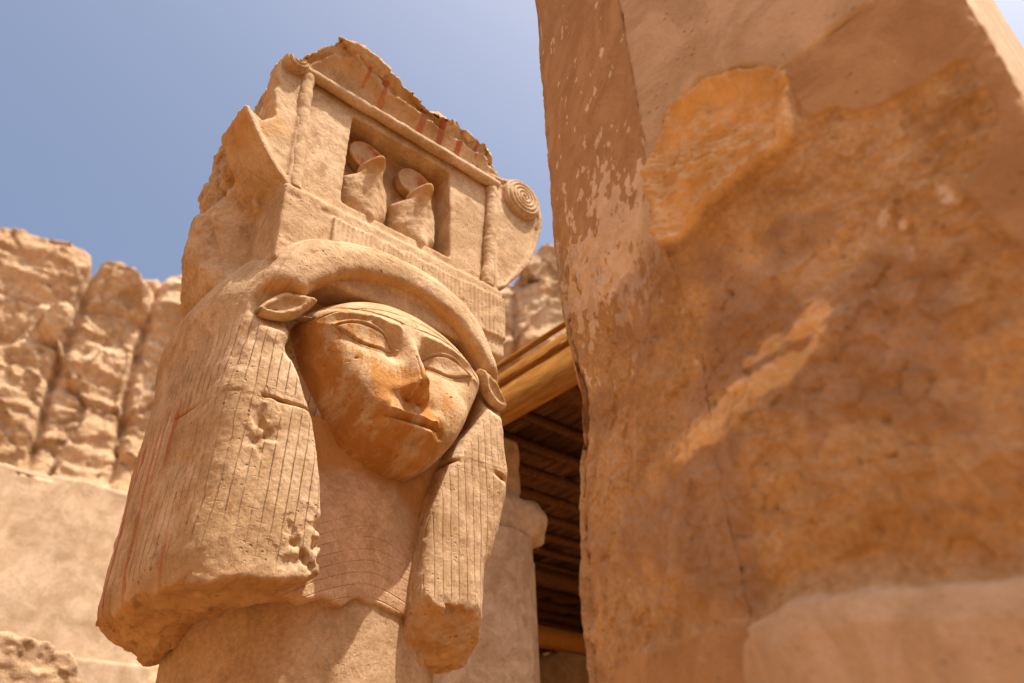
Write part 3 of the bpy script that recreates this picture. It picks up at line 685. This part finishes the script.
roughp, drg = rg([(-1.572, -.484), (-1.604, -.432), (-1.665, -.329), (-1.769, -.321), (-1.863, -.369), (-1.92, -.42), (-1.967, -.488), (-1.963, -.562), (-1.966, -.645), (-1.952, -.694), (-1.913, -.707), (-1.8, -.707), (-1.713, -.733), (-1.622, -.76), (-1.572, -.746), (-1.55, -.63)], seed=2, k=.008)
botp, dbp = rg([(-1.0, -1.75), (-1.0, -1.60), (-1.24, -1.565), (-1.321, -1.563), (-1.418, -1.591), (-1.514, -1.576), (-1.587, -1.588), (-1.574, -1.72), (-1.574, -3.8), (-1.0, -3.8)], seed=3)
bould, dbo = rg([(-1.574, -1.75), (-1.58, -1.66), (-1.604, -1.61), (-1.698, -1.583), (-1.837, -1.593), (-1.94, -1.614), (-2.049, -1.628), (-2.45, -1.70), (-2.45, -3.8), (-1.57, -3.8)], seed=4)
mz = main.astype(float)
mfade = sstep(.0, .05, Yq+2.321)*mz                       # keep the near arris
cf = cham.astype(float)
low = sstep(-.55, -.85, ZZ-(Yq+1.57)*.9)                  # broken lower part of the chamfer
pinkm, brownm, roughm, botm, boulm = pink*mz, brown*mz, roughp*mz, botp*np.maximum(mz, cf), bould*mz
rock = np.clip(mz-np.maximum.reduce([pinkm, brownm, roughm, botm*mz, boulm]), 0, 1)+cf*low*(1-botp)
n1 = fbm(P3, 3.2, 5, 410, gain=.55).reshape(sh); n2 = fbm(P3, 14, 4, 420, gain=.55).reshape(sh); n3 = fbm(P3, 45, 3, 430).reshape(sh)
disp = np.zeros(sh)
rgd = fbm(P3, 11, 5, 480, gain=.6, ridged=True).reshape(sh); fc = facet(P3*[1, 1, 1.3], 16, 9).reshape(sh)
disp += rock*(-.018+.022*n1+.010*n2+.005*n3+.009*rgd+.004*fc)*np.where(mz > 0, mfade, 1)
# the rough hollow: tooled rock set back under a curved lip
depth = np.clip(-drg/.05, 0, 1)
pit = fbm(P3*[1, 1.5, 1], 34, 3, 445, ridged=True).reshape(sh)
lip = sstep(.0, .16, (-.33-(ZZ-.0)) - .55*(-1.77-Yq).clip(-.3, .3)*-1)
disp += roughm*(-.006*np.clip(-pit*2, 0, 1)-.040*depth+.016*n2+.016*fbm(P3*[1, 1.0, 1.6], 24, 3, 440, ridged=True).reshape(sh)+.034*sstep(-.45, -.62, ZZ-.35*(Yq+1.77)))
disp += boulm*(.024*np.clip(-dbo/.06, 0, 1)**.5*sstep(-1.575, -1.66, Yq)+.012*n1)
disp -= .022*np.exp(-((dbo-.05)/.040)**2)*(mz*mfade)*sstep(-1.575, -1.66, Yq)
disp += pinkm*(.003*n1+.0015*n2)+brownm*(.002*n1)
disp += botm*(-.006+.003*n1)
# pale orange streak, barely raised, that runs up to the right
def seg(yz0, yz1):
    a = np.array(yz0); b = np.array(yz1); e = b-a; t = np.clip(((Yq-a[0])*e[0]+(ZZ-a[1])*e[1])/(e@e), 0, 1); dy = Yq-(a[0]+e[0]*t); dz = ZZ-(a[1]+e[1]*t)
    return np.hypot(dy, dz), dz, t
dist, dz_, t_ = seg((-1.42, -1.235), (-1.96, -1.075)); dist = dist+n2*.012
ledge = np.exp(-((dist+n1*.03)/(.028+.060*t_))**2)*sstep(0, .18, t_)*sstep(1, .78, t_)*np.clip(.50+.5*fbm((P3*[1, .55, 1]+np.stack([0*Yq, ZZ*.4, -Yq*.0], -1).reshape(-1, 3)), 40, 3, 491).reshape(sh)*1.6+n1*1.2, 0, 1.0)
disp += (mz+cf)*ledge*.002*(1+2*n3)-mz*.003*np.exp(-((dist-.05)/.02)**2)*(dz_ > 0)
disp += cf*((1-low)*(.003*n1+.0012*n2))
# grooves between courses on the main face
disp -= mz*.006*np.exp(-((ZZ+.478+.003*n2)/.004)**2)*(Yq < -1.96)
holes = [(-1.86, -1.50, .011), (-1.93, -1.335, .008), (-1.70, -.93, .007), (-2.02, -1.30, .008), (-1.69, -1.41, .008), (-1.60, -1.62, .010)]
hm = np.zeros(sh)
for hy, hz, hr in holes: hm = np.maximum(hm, np.exp(-(((Yq-hy)**2+(ZZ-hz)**2)/hr**2)))
disp -= mz*.014*hm
crz = np.where(SX < 340, 340-SX, SX-340)*.003; disp -= .040*np.exp(-(crz/.10)**1.3)*sstep(-.72, -1.0, ZZ)*(mz+cf)*(1-boulm)
# softened, chipped corners
ed = np.minimum(np.abs(SX-90), 999)*.003; disp -= .012*np.exp(-(ed/.014)**2)*np.clip(.5+n2*1.6, 0, 1.3)
ed2 = np.abs(SX-530)*.0032; disp -= .012*np.exp(-(ed2/.03)**2)*np.clip(.25+n2*1.8+low*.5, 0, 1.5)
ed3 = np.abs(SX-340)*.003; disp -= .007*np.exp(-(ed3/.010)**2)*np.clip(.4+n2, 0, 1)*sstep(-.9, -.7, ZZ)
# bulges of the far edge, as the photo's outline shows
oe = np.interp(zz, [-2.0, -1.75, -1.55, -1.35, -1.15, -.95, -.8, -.6, -.4, .8], [0, 0, .01, .015, .0, -.03, -.035, -.01, 0, 0])
back = ((SX >= 530) & (SX < 620)).astype(float)
disp += (cf*sstep(330, 500, SX)+back*sstep(610, 540, SX))*oe[None]+back*sstep(615, 535, SX)*(.004+.012*n2+.010*n1)
Pn = P3.reshape(sh+(3,)).copy(); Pn[..., 0] += NX[..., 0]*disp; Pn[..., 1] += NX[..., 1]*disp
V, Q = gridmesh(Pn)
pn = fbm(P3*[1, 1, .7], 30, 4, 450, gain=.62).reshape(sh); pl_ = fbm(P3, 3.5, 3, 460).reshape(sh)
bandp = np.exp(-((ZZ+.52-.35*(Yq+1.3))/.24)**2)
pale = cf*np.clip((pn*1.1+.35*pl_+bandp*.72-.36)*4, 0, 1)*sstep(-.98, -.72, ZZ)
pale = np.maximum(pale, cf*np.clip((pn+.45*pl_-.36)*4, 0, 1)*.6)
spots = [(-2.065, -1.073, .012), (-2.151, -.983, .011), (-2.045, -.971, .016), (-2.071, -1.007, .010), (-2.153, -1.003, .014), (-2.17, -.66, .004), (-1.985, -1.10, .006), (-1.60, -1.50, .005), (-1.49, -1.40, .005)]
for hy, hz, hr in spots: pale = np.maximum(pale, mz*np.exp(-(((Yq-hy)**2+((ZZ-hz)*.7)**2)/hr**2)+0*pn)*np.clip(.8+pn*1.5, 0, 1))
pale = np.maximum(pale, (mz+cf)*ledge*.50)
orange = np.maximum(np.clip(ledge*1.6, 0, 1)*(mz+cf), np.clip(np.maximum(roughm,   .20*rock*np.clip(.5+n1*1.5, 0, 1)*mz), 0, 1))
purple = (1-np.clip(ledge*1.5, 0, 1))*rock*np.clip(.35+fbm(P3, 5, 4, 470).reshape(sh)*1.8, 0, 1)
plain = np.maximum.reduce([brownm, botm*1.0, cf*(1-low)*.9]); pinkc = np.maximum(pinkm, boulm*.75)
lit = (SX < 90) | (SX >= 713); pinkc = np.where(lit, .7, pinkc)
fp = empty('stone_pillar', (.15, -1.6, -3.6), 'big brown stone pillar standing nearest at the right, patched with plaster and broken', 'pillar')
link('pillar_shaft', mesh_np('pillar_shaft', V, Q, attrs={k: v.ravel() for k, v in dict(plain=plain, pinkish=pinkc, pale=pale, orange=orange, purple=purple).items()}), M_pillar, fp)

# ================================================================== COLUMN UNDER THE ROOF
bc = empty('faceted_column', (2.55, 2.9, -3.6), 'plain faceted column with a rough unworked capital standing under the timber roof', 'column')
th = np.linspace(0, 2*np.pi, 321); zz = np.concatenate([np.linspace(-3.62, -.8, 20), np.linspace(-.78, .40, 120), [.40]]); TH, ZZ = np.meshgrid(th, zz, indexing='ij')
sg = np.pi/8; q = ((TH) % sg)-sg/2; rad = .50*np.cos(sg/2)/np.cos(q)-.010*(ZZ > .22); rad = np.where(np.arange(len(zz))[None] == len(zz)-1, .2, rad)
Pp = np.stack([2.62+rad*np.cos(TH), 2.72+rad*np.sin(TH), ZZ], -1); V, Q = gridmesh(Pp); V = V+(fbm(V, 5, 3, 3)*.006)[:, None]*np.array([1, 1, 0])
link('shaft', mesh_np('shaft_back', V, Q[:, ::-1], smooth=False), M_back, bc)
V, Q = boxm(2.10, 3.13, 2.25, 3.2, .37, .80, .022, 21, .030, .17, 2.5, cut=lambda g, d: d+.010*g.noise(8, 5, 2)); link('capital', mesh_np('capital_back', V, Q), M_back, bc)
V, Q = boxm(2.35, 2.95, 2.45, 3.05, .76, 1.38, .03, 22, .012, .03, 5.0); link('abacus', mesh_np('abacus_back', V, Q), M_back, bc)

# ================================================================== TIMBER ROOF
rf = empty('timber_shelter', (2.4, 4, 1.9), 'flat timber shelter with plank fascia and dark slatted underside', 'shelter')
ZR = 1.62
def wbox(name, x0, x1, y0, y1, z0_, z1_, m): 
    V, Q = plainbox(x0, x1, y0, y1, z0_, z1_); return V, Q
def joinq(lst):
    Vs, Qs, o = [], [], 0
    for V, Q in lst: Vs.append(V); Qs.append(Q+o); o += len(V)
    return np.vstack(Vs), np.vstack(Qs)
for z0_, z1_, x0 in ((1.22, 1.56, 2.40), (1.565, 1.74, 2.43), (1.745, 1.77, 2.34)):
    V, Q = plainbox(x0, x0+.05, -.4, 9.5, z0_, z1_); link('fascia_board', mesh_np('fascia', V, Q, smooth=False), M_wood, rf)
rr_ = random.Random(3)
y = -.35; k = 0
while y < 9.4:
    V, Q = plainbox(2.46, 9.5, y, y+.055, 1.48, 1.57); link('rafter', mesh_np('rafter', V, Q, smooth=False), M_wood2, rf); y += .43; k += 1
sl = []
x = 2.46
while x < 9.5:
    wdt = .13+rr_.random()*.03; y = -.4
    while y < 9.4:
        L_ = 2.2+rr_.random()*1.8; sl.append(plainbox(x, x+wdt, y, min(y+L_, 9.5), 1.575+rr_.random()*.006, 1.60)); y += L_+rr_.random()*.01
    x += wdt+(.006 if rr_.random() < .75 else .015)
V, Q = joinq(sl); link('slats', mesh_np('slats', V, Q, smooth=False), M_wood2, rf)
# roofing mats over the slats, with a few gaps
mt = []
for i in range(12):
    for j in range(12):
        x0 = 2.40+i*.6; y0 = -.42+j*.84
        if (i, j) in ((2, 4), (3, 4), (4, 6)): mt.append(plainbox(x0, x0+.5, y0, y0+.8, 1.615, 1.645))
        else: mt.append(plainbox(x0, x0+.598, y0, y0+.838, 1.615, 1.645))
V, Q = joinq(mt); link('roof_covering', mesh_np('roof_covering', V, Q, smooth=False), M_wood, rf)
for yb in (1.4, 5.2, 8.9):
    V, Q = plainbox(2.5, 9.12, yb, yb+.16, 1.28, 1.475); link('beam', mesh_np('beam', V, Q, smooth=False), M_wood2, rf)
# walls that close the roofed room
def wallobj(x0, x1, y0, y1, label):
    V, Q = boxm(x0, x1, y0, y1, -3.62, 1.475, .09, 33, .012, .03, 1.5); link('chapel_wall', mesh_np('chapel_wall', V, Q), M_wall, None, label=label, category='wall', kind='thing')
wallobj(4.1, 9.6, 9.2, 9.8, 'shaded rear stone wall far back under the timber roof')
wallobj(9.2, 9.8, -.6, 9.17, 'shaded side stone wall carrying the far end of the timber roof')
# timber lintel seen low in the shade
lt = empty('timber_lintel', (6, 5.1, .43), 'brown timber beam spanning low in the shade behind the faceted column', 'beam')
V, Q = plainbox(4.5, 7.6, 5.0, 5.2, .43, .64); link('timber', mesh_np('timber', V, Q, smooth=False), M_wood, lt)
for xx in (4.55, 7.3):
    V, Q = plainbox(xx, xx+.18, 5.01, 5.19, -3.6, .43); link('post', mesh_np('post', V, Q, smooth=False), M_wood2, lt)
